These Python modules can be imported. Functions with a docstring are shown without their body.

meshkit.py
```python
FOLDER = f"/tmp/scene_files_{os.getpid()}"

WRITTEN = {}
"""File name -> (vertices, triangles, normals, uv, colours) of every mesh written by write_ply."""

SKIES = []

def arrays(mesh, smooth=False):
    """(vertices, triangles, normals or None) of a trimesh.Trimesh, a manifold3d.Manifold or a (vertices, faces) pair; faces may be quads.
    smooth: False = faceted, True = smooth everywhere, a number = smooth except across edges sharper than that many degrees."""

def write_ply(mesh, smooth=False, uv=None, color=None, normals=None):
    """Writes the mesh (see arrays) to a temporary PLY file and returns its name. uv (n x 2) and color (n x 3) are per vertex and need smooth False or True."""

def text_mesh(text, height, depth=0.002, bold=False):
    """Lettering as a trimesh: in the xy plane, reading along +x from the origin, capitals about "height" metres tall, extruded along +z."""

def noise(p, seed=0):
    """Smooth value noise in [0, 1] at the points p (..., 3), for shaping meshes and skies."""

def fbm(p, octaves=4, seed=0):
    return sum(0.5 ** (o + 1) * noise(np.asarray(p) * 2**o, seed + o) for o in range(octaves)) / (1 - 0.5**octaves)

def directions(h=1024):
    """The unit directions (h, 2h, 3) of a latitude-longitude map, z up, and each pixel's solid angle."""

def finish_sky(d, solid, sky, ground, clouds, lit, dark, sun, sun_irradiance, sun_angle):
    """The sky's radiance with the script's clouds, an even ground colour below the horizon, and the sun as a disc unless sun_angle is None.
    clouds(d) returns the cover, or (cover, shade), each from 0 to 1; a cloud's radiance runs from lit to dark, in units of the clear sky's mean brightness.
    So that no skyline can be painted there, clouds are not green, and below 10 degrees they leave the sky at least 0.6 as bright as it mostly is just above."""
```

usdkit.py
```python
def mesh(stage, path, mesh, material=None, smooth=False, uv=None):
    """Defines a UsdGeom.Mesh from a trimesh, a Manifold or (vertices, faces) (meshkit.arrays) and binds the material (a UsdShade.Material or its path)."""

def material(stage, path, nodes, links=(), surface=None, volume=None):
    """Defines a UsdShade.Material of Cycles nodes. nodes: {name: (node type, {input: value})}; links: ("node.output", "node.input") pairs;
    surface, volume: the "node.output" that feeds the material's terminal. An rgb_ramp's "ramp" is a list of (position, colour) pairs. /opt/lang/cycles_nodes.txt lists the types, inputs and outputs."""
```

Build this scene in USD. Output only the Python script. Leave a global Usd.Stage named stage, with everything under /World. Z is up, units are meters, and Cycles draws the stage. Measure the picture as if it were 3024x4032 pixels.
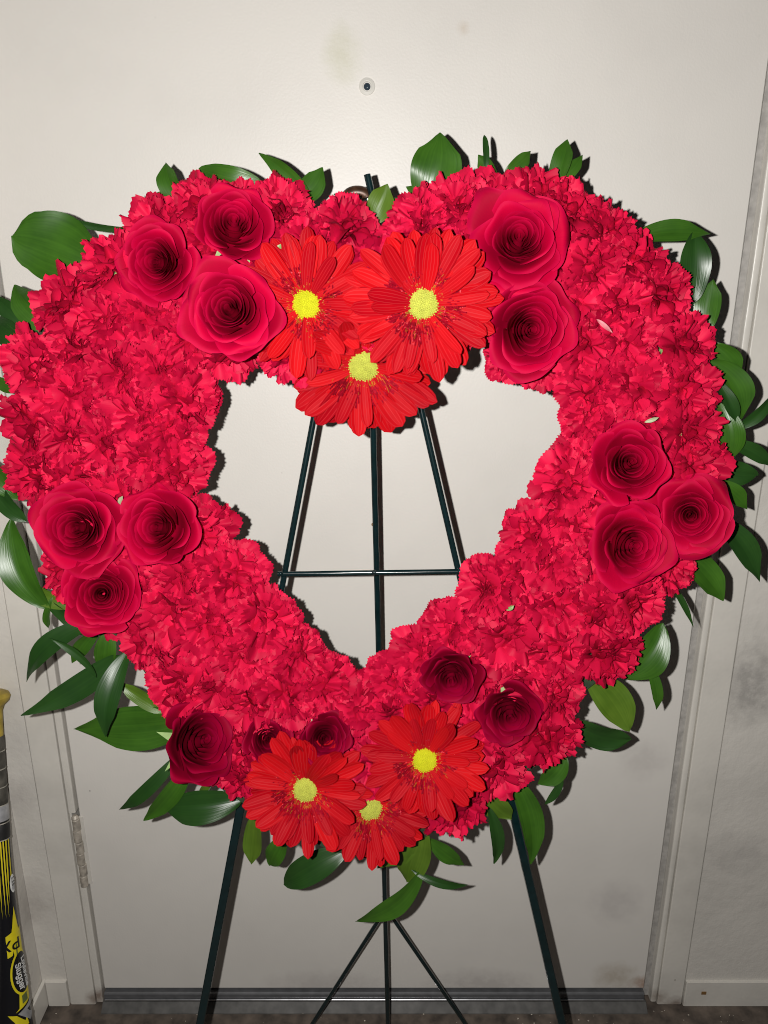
import math, random
import numpy as np, trimesh, usdkit, meshkit
from shapely.geometry import Polygon, Point, LineString
from shapely.ops import nearest_points
from pxr import Usd, UsdGeom, UsdLux, UsdShade, Sdf, Gf

stage = Usd.Stage.CreateInMemory()
UsdGeom.SetStageUpAxis(stage, 'Z')
UsdGeom.SetStageMetersPerUnit(stage, 1.0)
UsdGeom.Xform.Define(stage, '/World')

# ------------------------------------------------------------------ camera, lamp, exposure
CAM = np.array([0.0, -1.0, 1.2])
PITCH = math.radians(17.7)
FOC = 3028.0                                    # focal length in pixels of a 3024-wide frame
cam = UsdGeom.Camera.Define(stage, '/World/camera')
cam.CreateHorizontalApertureAttr(36.0)
cam.CreateVerticalApertureAttr(48.0)
cam.CreateFocalLengthAttr(36.0 * FOC / 3024)
cam.CreateClippingRangeAttr(Gf.Vec2f(0.02, 50))
cam.CreateExposureAttr(0.0)
cam.AddTranslateOp().Set(Gf.Vec3d(*CAM))
cam.AddRotateXOp().Set(90 - math.degrees(PITCH))

FLASH = CAM + np.array([-0.040, 0.0, 0.007])    # the phone's own flash, beside its lens
lamp = UsdLux.SphereLight.Define(stage, '/World/phone_flash')
lamp.CreateRadiusAttr(0.004)
lamp.CreateNormalizeAttr(True)
lamp.CreateIntensityAttr(15.2)
lamp.CreateColorAttr(Gf.Vec3f(1.0, 0.977, 0.948))
lamp.AddTranslateOp().Set(Gf.Vec3d(*FLASH))

usdkit.material(stage, '/World/Looks/dim_room', {'b': ('background_shader', {'color': (0.82, 0.92, 1.0), 'strength': 0.014})}, [], surface='b.background')
dome = UsdLux.DomeLight.Define(stage, '/World/dim_ambient')
UsdShade.MaterialBindingAPI.Apply(dome.GetPrim()).Bind(UsdShade.Material.Get(stage, '/World/Looks/dim_room'))

# ------------------------------------------------------------------ placing: a sighting line from the camera gives a point at a chosen real distance
FW = np.array([0, math.cos(PITCH), -math.sin(PITCH)]); UP = np.array([0, math.sin(PITCH), math.cos(PITCH)]); RT = np.array([1.0, 0, 0])
K = 3024 / 1659.0
def ray(px, py):
    return FW + RT * ((px * K - 1512) / FOC) + UP * ((2016 - py * K) / FOC)
def wall_pt(px, py, d=0.0):
    """the point d metres in front of the door's face"""
    r = ray(px, py)
    return CAM + r * ((1.0 - d) / r[1])
LEAN, D0 = 0.085, 0.285                         # the easel's front plane: d = D0 - LEAN * z
def plane_pt(px, py, h=0.0):
    """the point h metres in front of the easel's leaning front plane"""
    r = ray(px, py)
    return CAM + r * ((1.0 - D0 - h + LEAN * CAM[2]) / (r[1] - LEAN * r[2]))
PN = np.array([0, -1.0, LEAN]); PN /= np.linalg.norm(PN)
PX = np.array([1.0, 0, 0]); PY = np.cross(PN, PX)

def unit(v):
    return np.asarray(v, float) / max(np.linalg.norm(v), 1e-12)

# ------------------------------------------------------------------ scene helpers
taken = {}
def numbered(parent, name):
    k = (str(parent), name)
    n = taken.get(k, -1) + 1
    taken[k] = n
    return name if n == 0 else f'{name}_{n:03d}'
def tag(o, label=None, cat=None, group=None, kind=None):
    p = o.GetPrim() if hasattr(o, 'GetPrim') else o
    for k, v in (('label', label), ('category', cat), ('group', group), ('kind', kind)):
        if v: p.SetCustomDataByKey(k, v)
    return p
def path_of(parent):
    return '/World' if parent is None else str(parent if isinstance(parent, (str, Sdf.Path)) else parent.GetPath())
def obj(name, mesh, mat, parent=None, smooth=30, uv=None):
    pp = path_of(parent)
    return usdkit.mesh(stage, f'{pp}/{numbered(pp, name)}', mesh, '/World/Looks/' + mat, smooth=smooth, uv=uv).GetPrim()
def thing(name, label=None, cat=None, group=None, matrix=None, loc=None):
    x = UsdGeom.Xform.Define(stage, f'/World/{numbered("/World", name)}')
    if matrix is not None: x.AddTransformOp().Set(matrix)
    elif loc is not None: x.AddTranslateOp().Set(Gf.Vec3d(*map(float, loc)))
    return tag(x, label, cat, group)
def frame(origin, Z, spin=0.0, scale=1.0):
    Z = unit(Z)
    a = np.array([1.0, 0, 0]) if abs(Z[0]) < 0.9 else np.array([0, 0, 1.0])
    X = unit(a - Z * a.dot(Z)); Y = np.cross(Z, X)
    X, Y = X * math.cos(spin) + Y * math.sin(spin), -X * math.sin(spin) + Y * math.cos(spin)
    M = np.eye(4); M[0, :3], M[1, :3], M[2, :3], M[3, :3] = X * scale, Y * scale, Z * scale, origin
    return Gf.Matrix4d(*M.ravel().tolist())
def grid_faces(nu, nv):
    """quads of an nv x nu vertex grid (row-major, nu columns)"""
    i = np.arange(nv - 1)[:, None] * nu + np.arange(nu - 1)[None, :]
    return np.stack([i, i + 1, i + nu + 1, i + nu], -1).reshape(-1, 4)
def box(x0, x1, y0, y1, z0, z1, bev=0.0):
    """a box with its vertical and horizontal front edges chamfered"""
    if bev <= 0:
        m = trimesh.creation.box(extents=(x1 - x0, y1 - y0, z1 - z0)); m.apply_translation(((x0 + x1) / 2, (y0 + y1) / 2, (z0 + z1) / 2)); return m
    pts = []
    for sx, a in ((1, x0), (-1, x1)):
        for sy, b in ((1, y0), (-1, y1)):
            for sz, c in ((1, z0), (-1, z1)):
                pts += [(a + sx * bev, b, c + sz * bev), (a, b + sy * bev, c + sz * bev), (a + sx * bev, b + sy * bev, c)]
    return trimesh.convex.convex_hull(np.array(pts))
def tube(points, radius, n=10, caps=True):
    """a round bar along a polyline; radius may be a list"""
    P = np.asarray(points, float); m = len(P)
    R = np.broadcast_to(radius, m)
    T = np.gradient(P, axis=0); T /= np.linalg.norm(T, axis=1, keepdims=True)
    a = np.array([0, 1.0, 0]) if abs(T[0][1]) < 0.9 else np.array([1.0, 0, 0])
    V = []
    for k in range(m):
        u = unit(a - T[k] * a.dot(T[k])); w = np.cross(T[k], u)
        th = np.arange(n) / n * 2 * math.pi
        V.append(P[k] + R[k] * (np.cos(th)[:, None] * u + np.sin(th)[:, None] * w))
    V = np.vstack(V); F = []
    for k in range(m - 1):
        for j in range(n):
            a0, a1 = k * n + j, k * n + (j + 1) % n
            F += [(a0, a1, a1 + n), (a0, a1 + n, a0 + n)]
    if caps:
        V = np.vstack([V, P[0], P[-1]])
        for j in range(n):
            F += [(m * n, (j + 1) % n, j), (m * n + 1, (m - 1) * n + j, (m - 1) * n + (j + 1) % n)]
    return trimesh.Trimesh(V, np.array(F), process=False)
def bar(A, B, w, t, face, lip=0.0):
    """a pressed-steel channel bar from A to B: w wide, t deep, its flat face turned towards 'face', lips folded back"""
    A, B = np.asarray(A, float), np.asarray(B, float)
    a = unit(B - A); f = unit(np.asarray(face) - a * a.dot(face)); s = np.cross(a, f)
    sec = [(-w / 2, -t), (-w / 2, -0.0012), (-w / 2 + 0.0012, 0), (w / 2 - 0.0012, 0), (w / 2, -0.0012), (w / 2, -t), (w / 2 - 0.001, -t), (w / 2 - 0.001, -0.0015), (-w / 2 + 0.001, -0.0015), (-w / 2 + 0.001, -t)]
    V = [E + s * x + f * y for E in (A, B) for x, y in sec]
    n = len(sec); F = []
    for j in range(n):
        F += [(j, (j + 1) % n, n + (j + 1) % n), (j, n + (j + 1) % n, n + j)]
    for o in (0, n):
        for q in ((0, 1, 8), (0, 8, 9), (1, 2, 3), (1, 3, 8), (3, 4, 7), (3, 7, 8), (4, 5, 6), (4, 6, 7)):
            F.append(tuple(o + k for k in (q if o else q[::-1])))
    return trimesh.Trimesh(np.array(V), np.array(F), process=False)

# ------------------------------------------------------------------ materials
def mat(name, nodes, links, surface='p.BSDF'):
    usdkit.material(stage, '/World/Looks/' + name, nodes, links, surface=surface)
def plain(name, color, rough=0.5, metal=0.0, bump=0.0, scale=60.0, spec=0.5, vary=0.0, coat=0.0):
    c = np.array(color)
    nodes = {'g': ('geometry', {}), 'n': ('noise_texture', {'scale': scale, 'detail': 4.0}),
             'r': ('rgb_ramp', {'ramp': [(0.25, tuple(c * (1 - vary))), (0.75, tuple(np.minimum(c * (1 + vary), 1)))]}),
             'p': ('principled_bsdf', {'roughness': rough, 'metallic': metal, 'specular_ior_level': spec, 'coat_weight': coat})}
    links = [('g.position', 'n.vector'), ('n.fac', 'r.fac'), ('r.color', 'p.base_color')]
    if bump:
        nodes['b'] = ('bump', {'strength': bump, 'distance': 0.002}); links += [('n.fac', 'b.height'), ('b.normal', 'p.normal')]
    mat(name, nodes, links)

def painted(name, color, rough=0.38, peel=0.35, peel_scale=330.0, blots=(), specks=0.5, dirt=0.12, low=0.0, coarse=0.0):
    """old gloss paint: roller texture, faint cloudy grime, scattered specks, and stains with places of their own.
    blots: (centre, radius, colour, amount, x stretch)"""
    c = np.array(color)
    N = {'g': ('geometry', {}), 'pn': ('noise_texture', {'scale': peel_scale, 'detail': 3.0, 'roughness': 0.55}),
         'cn': ('noise_texture', {'scale': 5.0, 'detail': 6.0, 'roughness': 0.62}),
         'cr': ('rgb_ramp', {'ramp': [(0.32, tuple(c * (1 - dirt))), (0.55, tuple(c)), (0.8, tuple(np.minimum(c * (1 + dirt * 0.3), 1)))]}),
         'vt': ('voronoi_texture', {'scale': 16.0, 'randomness': 1.0}), 'vm': ('map_range', {'from_min': 0.014, 'from_max': 0.032, 'to_min': 1.0, 'to_max': 0.0, 'clamp': True}),
         'vg': ('separate_color', {}), 'vq': ('math', {'math_type': 'greater_than', 'value2': 0.45}), 'sz': ('separate_xyz', {}), 'zm': ('map_range', {'from_min': 1.25, 'from_max': 0.55, 'to_min': 0.12, 'to_max': 1.0, 'clamp': True}), 'zz': ('math', {'math_type': 'multiply'}), 'va': ('math', {'math_type': 'multiply'}), 'vb': ('math', {'math_type': 'multiply', 'value2': specks}),
         'sp': ('mix', {'color2': (0.09, 0.075, 0.055)}),
         'p': ('principled_bsdf', {'roughness': rough, 'specular_ior_level': 0.5}), 'b': ('bump', {'strength': peel, 'distance': 0.0008})}
    L = [('g.position', 'pn.vector'), ('g.position', 'cn.vector'), ('cn.fac', 'cr.fac'), ('g.position', 'vt.vector'), ('vt.distance', 'vm.value'), ('vt.color', 'vg.color'), ('vg.r', 'vq.value1'),
         ('vm.result', 'va.value1'), ('vq.value', 'va.value2'), ('g.position', 'sz.vector'), ('sz.z', 'zm.value'), ('va.value', 'zz.value1'), ('zm.result', 'zz.value2'), ('zz.value', 'vb.value1'), ('vb.value', 'sp.fac'), ('cr.color', 'sp.color1'), ('pn.fac', 'b.height'), ('b.normal', 'p.normal')]
    last = 'sp.color'
    if coarse:
        N['kn'] = ('noise_texture', {'scale': 38.0, 'detail': 5.0, 'roughness': 0.6}); N['kb'] = ('bump', {'strength': coarse, 'distance': 0.004})
        L += [('g.position', 'kn.vector'), ('kn.fac', 'kb.height'), ('kb.normal', 'b.normal')]
    if blots:
        N['bn'] = ('noise_texture', {'scale': 45.0, 'detail': 5.0, 'roughness': 0.7}); L.append(('g.position', 'bn.vector'))
    for k, (ctr, rad, col, amt, st) in enumerate(blots):
        N[f'm{k}'] = ('mapping', {'mapping_type': 'point', 'location': tuple(-np.array(ctr) * np.array([st, 1, 1])), 'scale': (st, 1, 1)})
        N[f'd{k}'] = ('vector_math', {'math_type': 'length'})
        N[f'r{k}'] = ('map_range', {'from_min': 0.0, 'from_max': rad, 'to_min': 1.0, 'to_max': 0.0, 'clamp': True})
        N[f's{k}'] = ('math', {'math_type': 'multiply'})
        N[f't{k}'] = ('map_range', {'from_min': 0.12, 'from_max': 0.45, 'to_min': 0.0, 'to_max': amt, 'clamp': True})
        N[f'x{k}'] = ('mix', {'color2': col})
        L += [('g.position', f'm{k}.vector'), (f'm{k}.vector', f'd{k}.vector1'), (f'd{k}.value', f'r{k}.value'), (f'r{k}.result', f's{k}.value1'), ('bn.fac', f's{k}.value2'), (f's{k}.value', f't{k}.value'), (f't{k}.result', f'x{k}.fac'), (last, f'x{k}.color1')]
        last = f'x{k}.color'
    L.append((last, 'p.base_color'))
    mat(name, N, L)

W = wall_pt
painted('door_paint', (0.66, 0.63, 0.585), rough=0.44, peel=0.22, dirt=0.05, blots=[
    (W(740, 118), 0.05, (0.50, 0.49, 0.36), 0.55, 1.4), (W(1000, 60), 0.012, (0.5, 0.42, 0.33), 0.5, 1),
    (W(1040, 2125), 0.05, (0.40, 0.37, 0.35), 0.6, 0.35), (W(1400, 2125), 0.03, (0.30, 0.16, 0.09), 0.7, 0.6), (W(1330, 2110), 0.05, (0.36, 0.30, 0.22), 0.55, 0.8),
    (W(1330, 1950), 0.07, (0.47, 0.44, 0.42), 0.5, 1), (W(1390, 1640), 0.06, (0.5, 0.47, 0.44), 0.55, 1), (W(700, 2128), 0.05, (0.42, 0.39, 0.37), 0.5, 0.3)])
painted('trim_paint', (0.64, 0.61, 0.555), rough=0.34, peel=0.28, peel_scale=170.0, dirt=0.18, specks=0.6, blots=[
    (W(1593, 672), 0.012, (0.10, 0.05, 0.03), 0.95, 1), (W(1480, 1500), 0.035, (0.22, 0.14, 0.08), 0.6, 3), (W(1420, 2150), 0.03, (0.25, 0.2, 0.16), 0.7, 1), (W(100, 1990), 0.03, (0.45, 0.42, 0.38), 0.6, 1),
    (W(215, 2150), 0.035, (0.16, 0.10, 0.07), 0.8, 1), (W(1455, 2165), 0.03, (0.2, 0.15, 0.12), 0.8, 1)])
painted('wall_paint', (0.62, 0.59, 0.54), rough=0.5, peel=0.5, peel_scale=120.0, coarse=0.35, dirt=0.13, specks=0.7, blots=[
    (W(1625, 1480), 0.11, (0.30, 0.285, 0.265), 0.75, 1.4), (W(1600, 1840), 0.07, (0.36, 0.34, 0.32), 0.4, 0.8), (W(60, 1950), 0.08, (0.42, 0.39, 0.355), 0.7, 1), (W(40, 1720), 0.06, (0.45, 0.42, 0.39), 0.6, 1.5)])
plain('dark_gap', (0.035, 0.03, 0.027), 0.8)
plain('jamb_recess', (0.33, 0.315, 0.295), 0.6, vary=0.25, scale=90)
plain('floor_grime', (0.085, 0.066, 0.052), 0.75, bump=0.8, vary=0.75, scale=38)
plain('crumbs', (0.42, 0.37, 0.31), 0.8, vary=0.4, scale=300)
plain('dirty_aluminium', (0.075, 0.072, 0.068), 0.6, metal=0.2, vary=0.45, scale=55, bump=0.2)
plain('bright_aluminium', (0.42, 0.42, 0.43), 0.28, metal=0.85, vary=0.25, scale=60)
plain('dull_aluminium', (0.17, 0.172, 0.18), 0.42, metal=0.55, vary=0.18, scale=70, bump=0.1)
plain('old_brass', (0.40, 0.36, 0.305), 0.5, metal=0.25, vary=0.45, scale=110, bump=0.3)
plain('bronze', (0.055, 0.024, 0.012), 0.4, metal=0.3, vary=0.6, scale=160)
plain('green_enamel', (0.003, 0.0125, 0.0140), 0.20, vary=0.25, scale=90, bump=0.06, coat=0.3)
plain('rust_spot', (0.19, 0.10, 0.03), 0.7)
plain('clear_plastic', (0.62, 0.60, 0.55), 0.35)
plain('lens_glass', (0.03, 0.045, 0.06), 0.06, spec=0.9, coat=1.0)
plain('foam', (0.014, 0.028, 0.010), 0.9, vary=0.5, bump=0.5, scale=200)
plain('bat_black', (0.006, 0.006, 0.008), 0.3, coat=0.2)
plain('bat_yellow', (0.62, 0.52, 0.012), 0.38, vary=0.1)
plain('bat_white', (0.62, 0.62, 0.60), 0.4, vary=0.15, scale=150)
plain('bat_silver', (0.40, 0.40, 0.41), 0.32, metal=0.4, vary=0.25, scale=80)
plain('bat_green_hatch', (0.10, 0.13, 0.035), 0.5)
plain('grip_tape', (0.060, 0.055, 0.045), 0.55, vary=0.8, scale=55, bump=0.4)
plain('grip_tape_dark', (0.010, 0.010, 0.010), 0.5, vary=0.5, scale=55, bump=0.4)
plain('tape_edge', (0.34, 0.32, 0.27), 0.6, vary=0.5, scale=120)
plain('worn_yellow_rubber', (0.36, 0.26, 0.035), 0.55, vary=0.5, scale=45, bump=0.4)

def petal_mat(name, dark, light, rough, trans, hue=(0.9, 0.02, 0.02), stripe=None, nscale=90.0, sheen=0.0, spec=0.35, edge=None):
    """petal skin: each petal and each flower a shade of its own, fine veins along the petal, light coming through"""
    N = {'o': ('object_info', {}), 'tc': ('texture_coordinate', {}), 'n': ('noise_texture', {'scale': nscale, 'detail': 3.0}),
         'a': ('math', {'math_type': 'multiply_add', 'value2': 0.62, 'value3': 0.0}), 'a2': ('math', {'math_type': 'multiply_add', 'value2': 0.38}),
         'r': ('rgb_ramp', {'ramp': [(0.12, dark), (0.85, light)]}),
         'uv': ('uvmap', {'attribute': 'st'}), 'sx': ('separate_xyz', {}), 'vm': ('vector_math', {'math_type': 'multiply', 'vector2': (26.0, 1.6, 1.0)}), 'vn': ('noise_texture', {'scale': 1.0, 'detail': 2.0}), 'bp': ('bump', {'strength': 0.28, 'distance': 0.0006}),
         'p': ('principled_bsdf', {'roughness': rough, 'specular_ior_level': spec, 'sheen_weight': sheen, 'sheen_roughness': 0.4, 'sheen_tint': (1.0, 0.2, 0.35)}), 't': ('translucent_bsdf', {}), 'm': ('mix_closure', {'fac': trans})}
    L = [('o.random', 'a.value1'), ('tc.object', 'n.vector'), ('n.fac', 'a2.value1'), ('a.value', 'a2.value3'), ('a2.value', 'r.fac'),
         ('uv.UV', 'vm.vector1'), ('uv.UV', 'sx.vector'), ('vm.vector', 'vn.vector'), ('vn.fac', 'bp.height'), ('bp.normal', 'p.normal'), ('p.BSDF', 'm.closure1'), ('t.BSDF', 'm.closure2')]
    last = 'r.color'
    if stripe:
        # pale raised veins: two pairs of lines along the petal
        N['wv'] = ('math', {'math_type': 'multiply', 'value2': 5.0}); N['fr'] = ('math', {'math_type': 'fraction'}); N['sb'] = ('math', {'math_type': 'subtract', 'value2': 0.5}); N['ab'] = ('math', {'math_type': 'absolute'})
        N['mr'] = ('map_range', {'from_min': 0.10, 'from_max': 0.0, 'to_min': 0.0, 'to_max': 0.5, 'clamp': True}); N['ms'] = ('mix', {'color2': stripe})
        L += [('sx.x', 'wv.value1'), ('wv.value', 'fr.value1'), ('fr.value', 'sb.value1'), ('sb.value', 'ab.value1'), ('ab.value', 'mr.value'), ('mr.result', 'ms.fac'), (last, 'ms.color1')]
        last = 'ms.color'
    if edge:
        N['er'] = ('map_range', {'from_min': 0.86, 'from_max': 1.0, 'to_min': 0.0, 'to_max': 0.9, 'clamp': True}); N['em'] = ('mix', {'color2': edge})
        L += [('sx.y', 'er.value'), ('er.result', 'em.fac'), (last, 'em.color1')]
        last = 'em.color'
    L += [(last, 'p.base_color'), (last, 't.color')]
    mat(name, N, L, surface='m.closure')
petal_mat('carnation_red', (0.32, 0.0, 0.022), (0.64, 0.007, 0.052), 0.6, 0.09, spec=0.16)
petal_mat('rose_red', (0.27, 0.0, 0.017), (0.52, 0.0, 0.036), 0.65, 0.24, nscale=40, spec=0.08, edge=(0.50, 0.002, 0.048))
petal_mat('rose_dark_red', (0.15, 0.0, 0.010), (0.33, 0.0, 0.026), 0.65, 0.18, nscale=40, spec=0.08, edge=(0.26, 0.0, 0.028))
petal_mat('gerbera_red', (0.30, 0.0, 0.006), (0.50, 0.003, 0.006), 0.6, 0.15, stripe=(0.50, 0.060, 0.070), nscale=60, spec=0.08)
plain('floret_red', (0.30, 0.0, 0.012), 0.5, vary=0.35, scale=400)
plain('floret_tip', (0.60, 0.045, 0.06), 0.5, vary=0.3, scale=400)
plain('floret_gold', (0.46, 0.16, 0.015), 0.5, vary=0.3, scale=500)
plain('disc_yellow', (0.44, 0.44, 0.012), 0.8, spec=0.1, vary=0.12, scale=260)
plain('disc_pale_yellow', (0.38, 0.40, 0.06), 0.8, spec=0.1, vary=0.18, scale=260)
plain('sepal_green', (0.20, 0.30, 0.10), 0.5, vary=0.3, scale=150)
plain('pale_stem', (0.27, 0.30, 0.17), 0.5, vary=0.2, scale=150)
def leaf_mat(name, dark, light, rough):
    N = {'o': ('object_info', {}), 'uv': ('uvmap', {'attribute': 'st'}), 'vm': ('vector_math', {'math_type': 'multiply', 'vector2': (22.0, 0.9, 1.0)}), 'vn': ('noise_texture', {'scale': 1.0, 'detail': 3.0}),
         'g': ('geometry', {}), 'pn': ('noise_texture', {'scale': 38.0, 'detail': 4.0}), 'a': ('math', {'math_type': 'multiply_add', 'value2': 0.45}), 'm1': ('math', {'math_type': 'multiply', 'value2': 0.55}),
         'r': ('rgb_ramp', {'ramp': [(0.28, dark), (0.72, light)]}), 'bp': ('bump', {'strength': 0.35, 'distance': 0.0007}),
         'p': ('principled_bsdf', {'roughness': rough, 'specular_ior_level': 0.5}), 't': ('translucent_bsdf', {}), 'm': ('mix_closure', {'fac': 0.10})}
    L = [('uv.UV', 'vm.vector1'), ('vm.vector', 'vn.vector'), ('g.position', 'pn.vector'), ('pn.fac', 'm1.value1'), ('vn.fac', 'a.value1'), ('m1.value', 'a.value3'), ('a.value', 'r.fac'), ('r.color', 'p.base_color'), ('r.color', 't.color'),
         ('vn.fac', 'bp.height'), ('bp.normal', 'p.normal'), ('p.BSDF', 'm.closure1'), ('t.BSDF', 'm.closure2')]
    mat(name, N, L, surface='m.closure')
leaf_mat('leaf_green', (0.017, 0.060, 0.005), (0.044, 0.125, 0.010), 0.36)
leaf_mat('leaf_dark', (0.010, 0.038, 0.007), (0.020, 0.066, 0.010), 0.36)
leaf_mat('leaf_yellowish', (0.045, 0.095, 0.007), (0.095, 0.165, 0.016), 0.36)

# ------------------------------------------------------------------ the setting
XL, XR = -0.476, 0.4425                       # door edges
TOP = 1.95
FY = -2.2
fl = box(-1.6, 1.6, FY, 0.2, -0.05, 0.0)
tag(obj('floor', fl, 'floor_grime'), 'dirty dark brown floor in front of the threshold', 'floor', kind='structure')
rng = random.Random(11)
cr = []
for k in range(240):
    x, y = rng.uniform(-0.6, 0.6), -rng.uniform(0.012, 0.12) - rng.random() ** 2 * 0.05
    m = trimesh.creation.icosphere(subdivisions=0, radius=rng.choice([0.0006, 0.0009, 0.0009, 0.0016])); m.apply_scale((1, rng.uniform(0.5, 1), 0.6)); m.apply_translation((x, y, 0.0006)); cr.append(m)
tag(obj('floor_crumbs', trimesh.util.concatenate(cr), 'crumbs', smooth=False), 'pale crumbs and grit scattered on the dirty floor', 'grit', kind='stuff')

# door: slab, peephole, hinge
door = thing('door', 'off white painted flush door with a peephole behind the wreath', 'door')
obj('slab', box(XL, XR, 0.0, 0.04, 0.030, TOP + 0.1, 0.0016), 'door_paint', door)
pc = W(793, 187)
prof = [(0.0, -0.0005), (0.0088, -0.0005), (0.0093, 0.0006), (0.0090, 0.0014), (0.0060, 0.0026), (0.0050, 0.0022), (0.0047, 0.0004)]
rim = trimesh.creation.revolve(np.array(prof[1:]), sections=32)
R90 = trimesh.transformations.rotation_matrix(math.pi / 2, (1, 0, 0))
rim.apply_transform(R90); rim.apply_translation(pc)
pe = obj('peephole_rim', rim, 'clear_plastic', door)
ln = trimesh.creation.icosphere(subdivisions=3, radius=0.0042); ln.apply_scale((1, 0.5, 1)); ln.apply_translation(pc + np.array([0, 0.0005, 0])); obj('peephole_lens', ln, 'lens_glass', pe)
hinge_x, hz0, hz1 = XL - 0.0045, 0.252, 0.382
hl = obj('hinge_leaf', box(XL - 0.001, XL + 0.0055, -0.0016, 0.004, hz0, hz1, 0.0006), 'trim_paint', door)
for k in range(6):
    a, b = hz1 - (hz1 - hz0) * k / 6 - 0.0009, hz1 - (hz1 - hz0) * (k + 1) / 6
    dx = 0.0006 * (-1) ** k
    obj('hinge_knuckle', tube([(hinge_x + dx, -0.005, b), (hinge_x + dx, -0.005, b + 0.0008), (hinge_x + dx, -0.005, a - 0.0008), (hinge_x + dx, -0.005, a)], [0.0050, 0.0060, 0.0060, 0.0050], 14), 'old_brass', door)
obj('hinge_pin', tube([(hinge_x, -0.005, hz1), (hinge_x, -0.005, hz1 + 0.002), (hinge_x, -0.005, hz1 + 0.006)], [0.0058, 0.0058, 0.003], 14), 'old_brass', door)

def wavy_board(x0, x1, y0, z0, z1, seed, amp=0.0007, bev=0.002, back=0.03):
    """a painted board whose long edges wander a little under layers of old paint"""
    n = 60
    zs = np.linspace(z0, z1, n)
    def wob(k): return (meshkit.fbm(np.stack([zs * 9, zs * 0 + seed * 7.3 + k, zs * 0], -1), 4, seed) - 0.5) * 2 * amp
    a, b, fy = x0 + wob(0), x1 + wob(3), y0 + wob(5) * 0.5
    sec = lambda k: [(a[k], back), (a[k], fy[k] + bev), (a[k] + bev * 0.35, fy[k] + bev * 0.3), (a[k] + bev, fy[k]), (b[k] - bev, fy[k]), (b[k] - bev * 0.35, fy[k] + bev * 0.3), (b[k], fy[k] + bev), (b[k], back)]
    V, F = [], []
    for k in range(n):
        V += [(x, y, zs[k]) for x, y in sec(k)]
    for k in range(n - 1):
        for j in range(7):
            q = k * 8 + j
            F += [(q, q + 1, q + 9), (q, q + 9, q + 8)]
    e = (n - 1) * 8
    for j in range(1, 7): F += [(0, j, j + 1), (e, e + j + 1, e + j)]
    return trimesh.Trimesh(np.array(V), np.array(F), process=False)
fr = thing('door_frame', 'painted wooden door frame with jambs and casings round the door', 'door frame')
obj('jamb_gap', box(XL - 0.006, XL - 0.0002, 0.014, 0.045, 0.004, TOP + 0.1), 'dark_gap', fr)
obj('jamb', wavy_board(XL - 0.0150, XL - 0.0034, -0.0035, 0.004, hz0 - 0.001, 3), 'trim_paint', fr)
obj('jamb', wavy_board(XL - 0.0150, XL - 0.0034, -0.0035, hz1 + 0.009, TOP, 4), 'trim_paint', fr)
obj('jamb', wavy_board(XL - 0.0150, XL - 0.0105, -0.0020, hz0 - 0.0009, hz1 + 0.0089, 14, amp=0.0003), 'trim_paint', fr)
obj('casing', wavy_board(XL - 0.0585, XL - 0.0158, -0.0050, 0.0005, TOP, 5), 'trim_paint', fr)
obj('jamb_recess', box(XR + 0.0022, XR + 0.0128, 0.010, 0.045, 0.004, TOP + 0.1), 'jamb_recess', fr)
obj('jamb', wavy_board(XR + 0.0128, XR + 0.0228, -0.0030, 0.004, TOP, 6, amp=0.001, bev=0.003), 'trim_paint', fr)
obj('casing', wavy_board(XR + 0.0234, XR + 0.0655, -0.0048, 0.0005, TOP, 7, amp=0.0006), 'trim_paint', fr)
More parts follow.
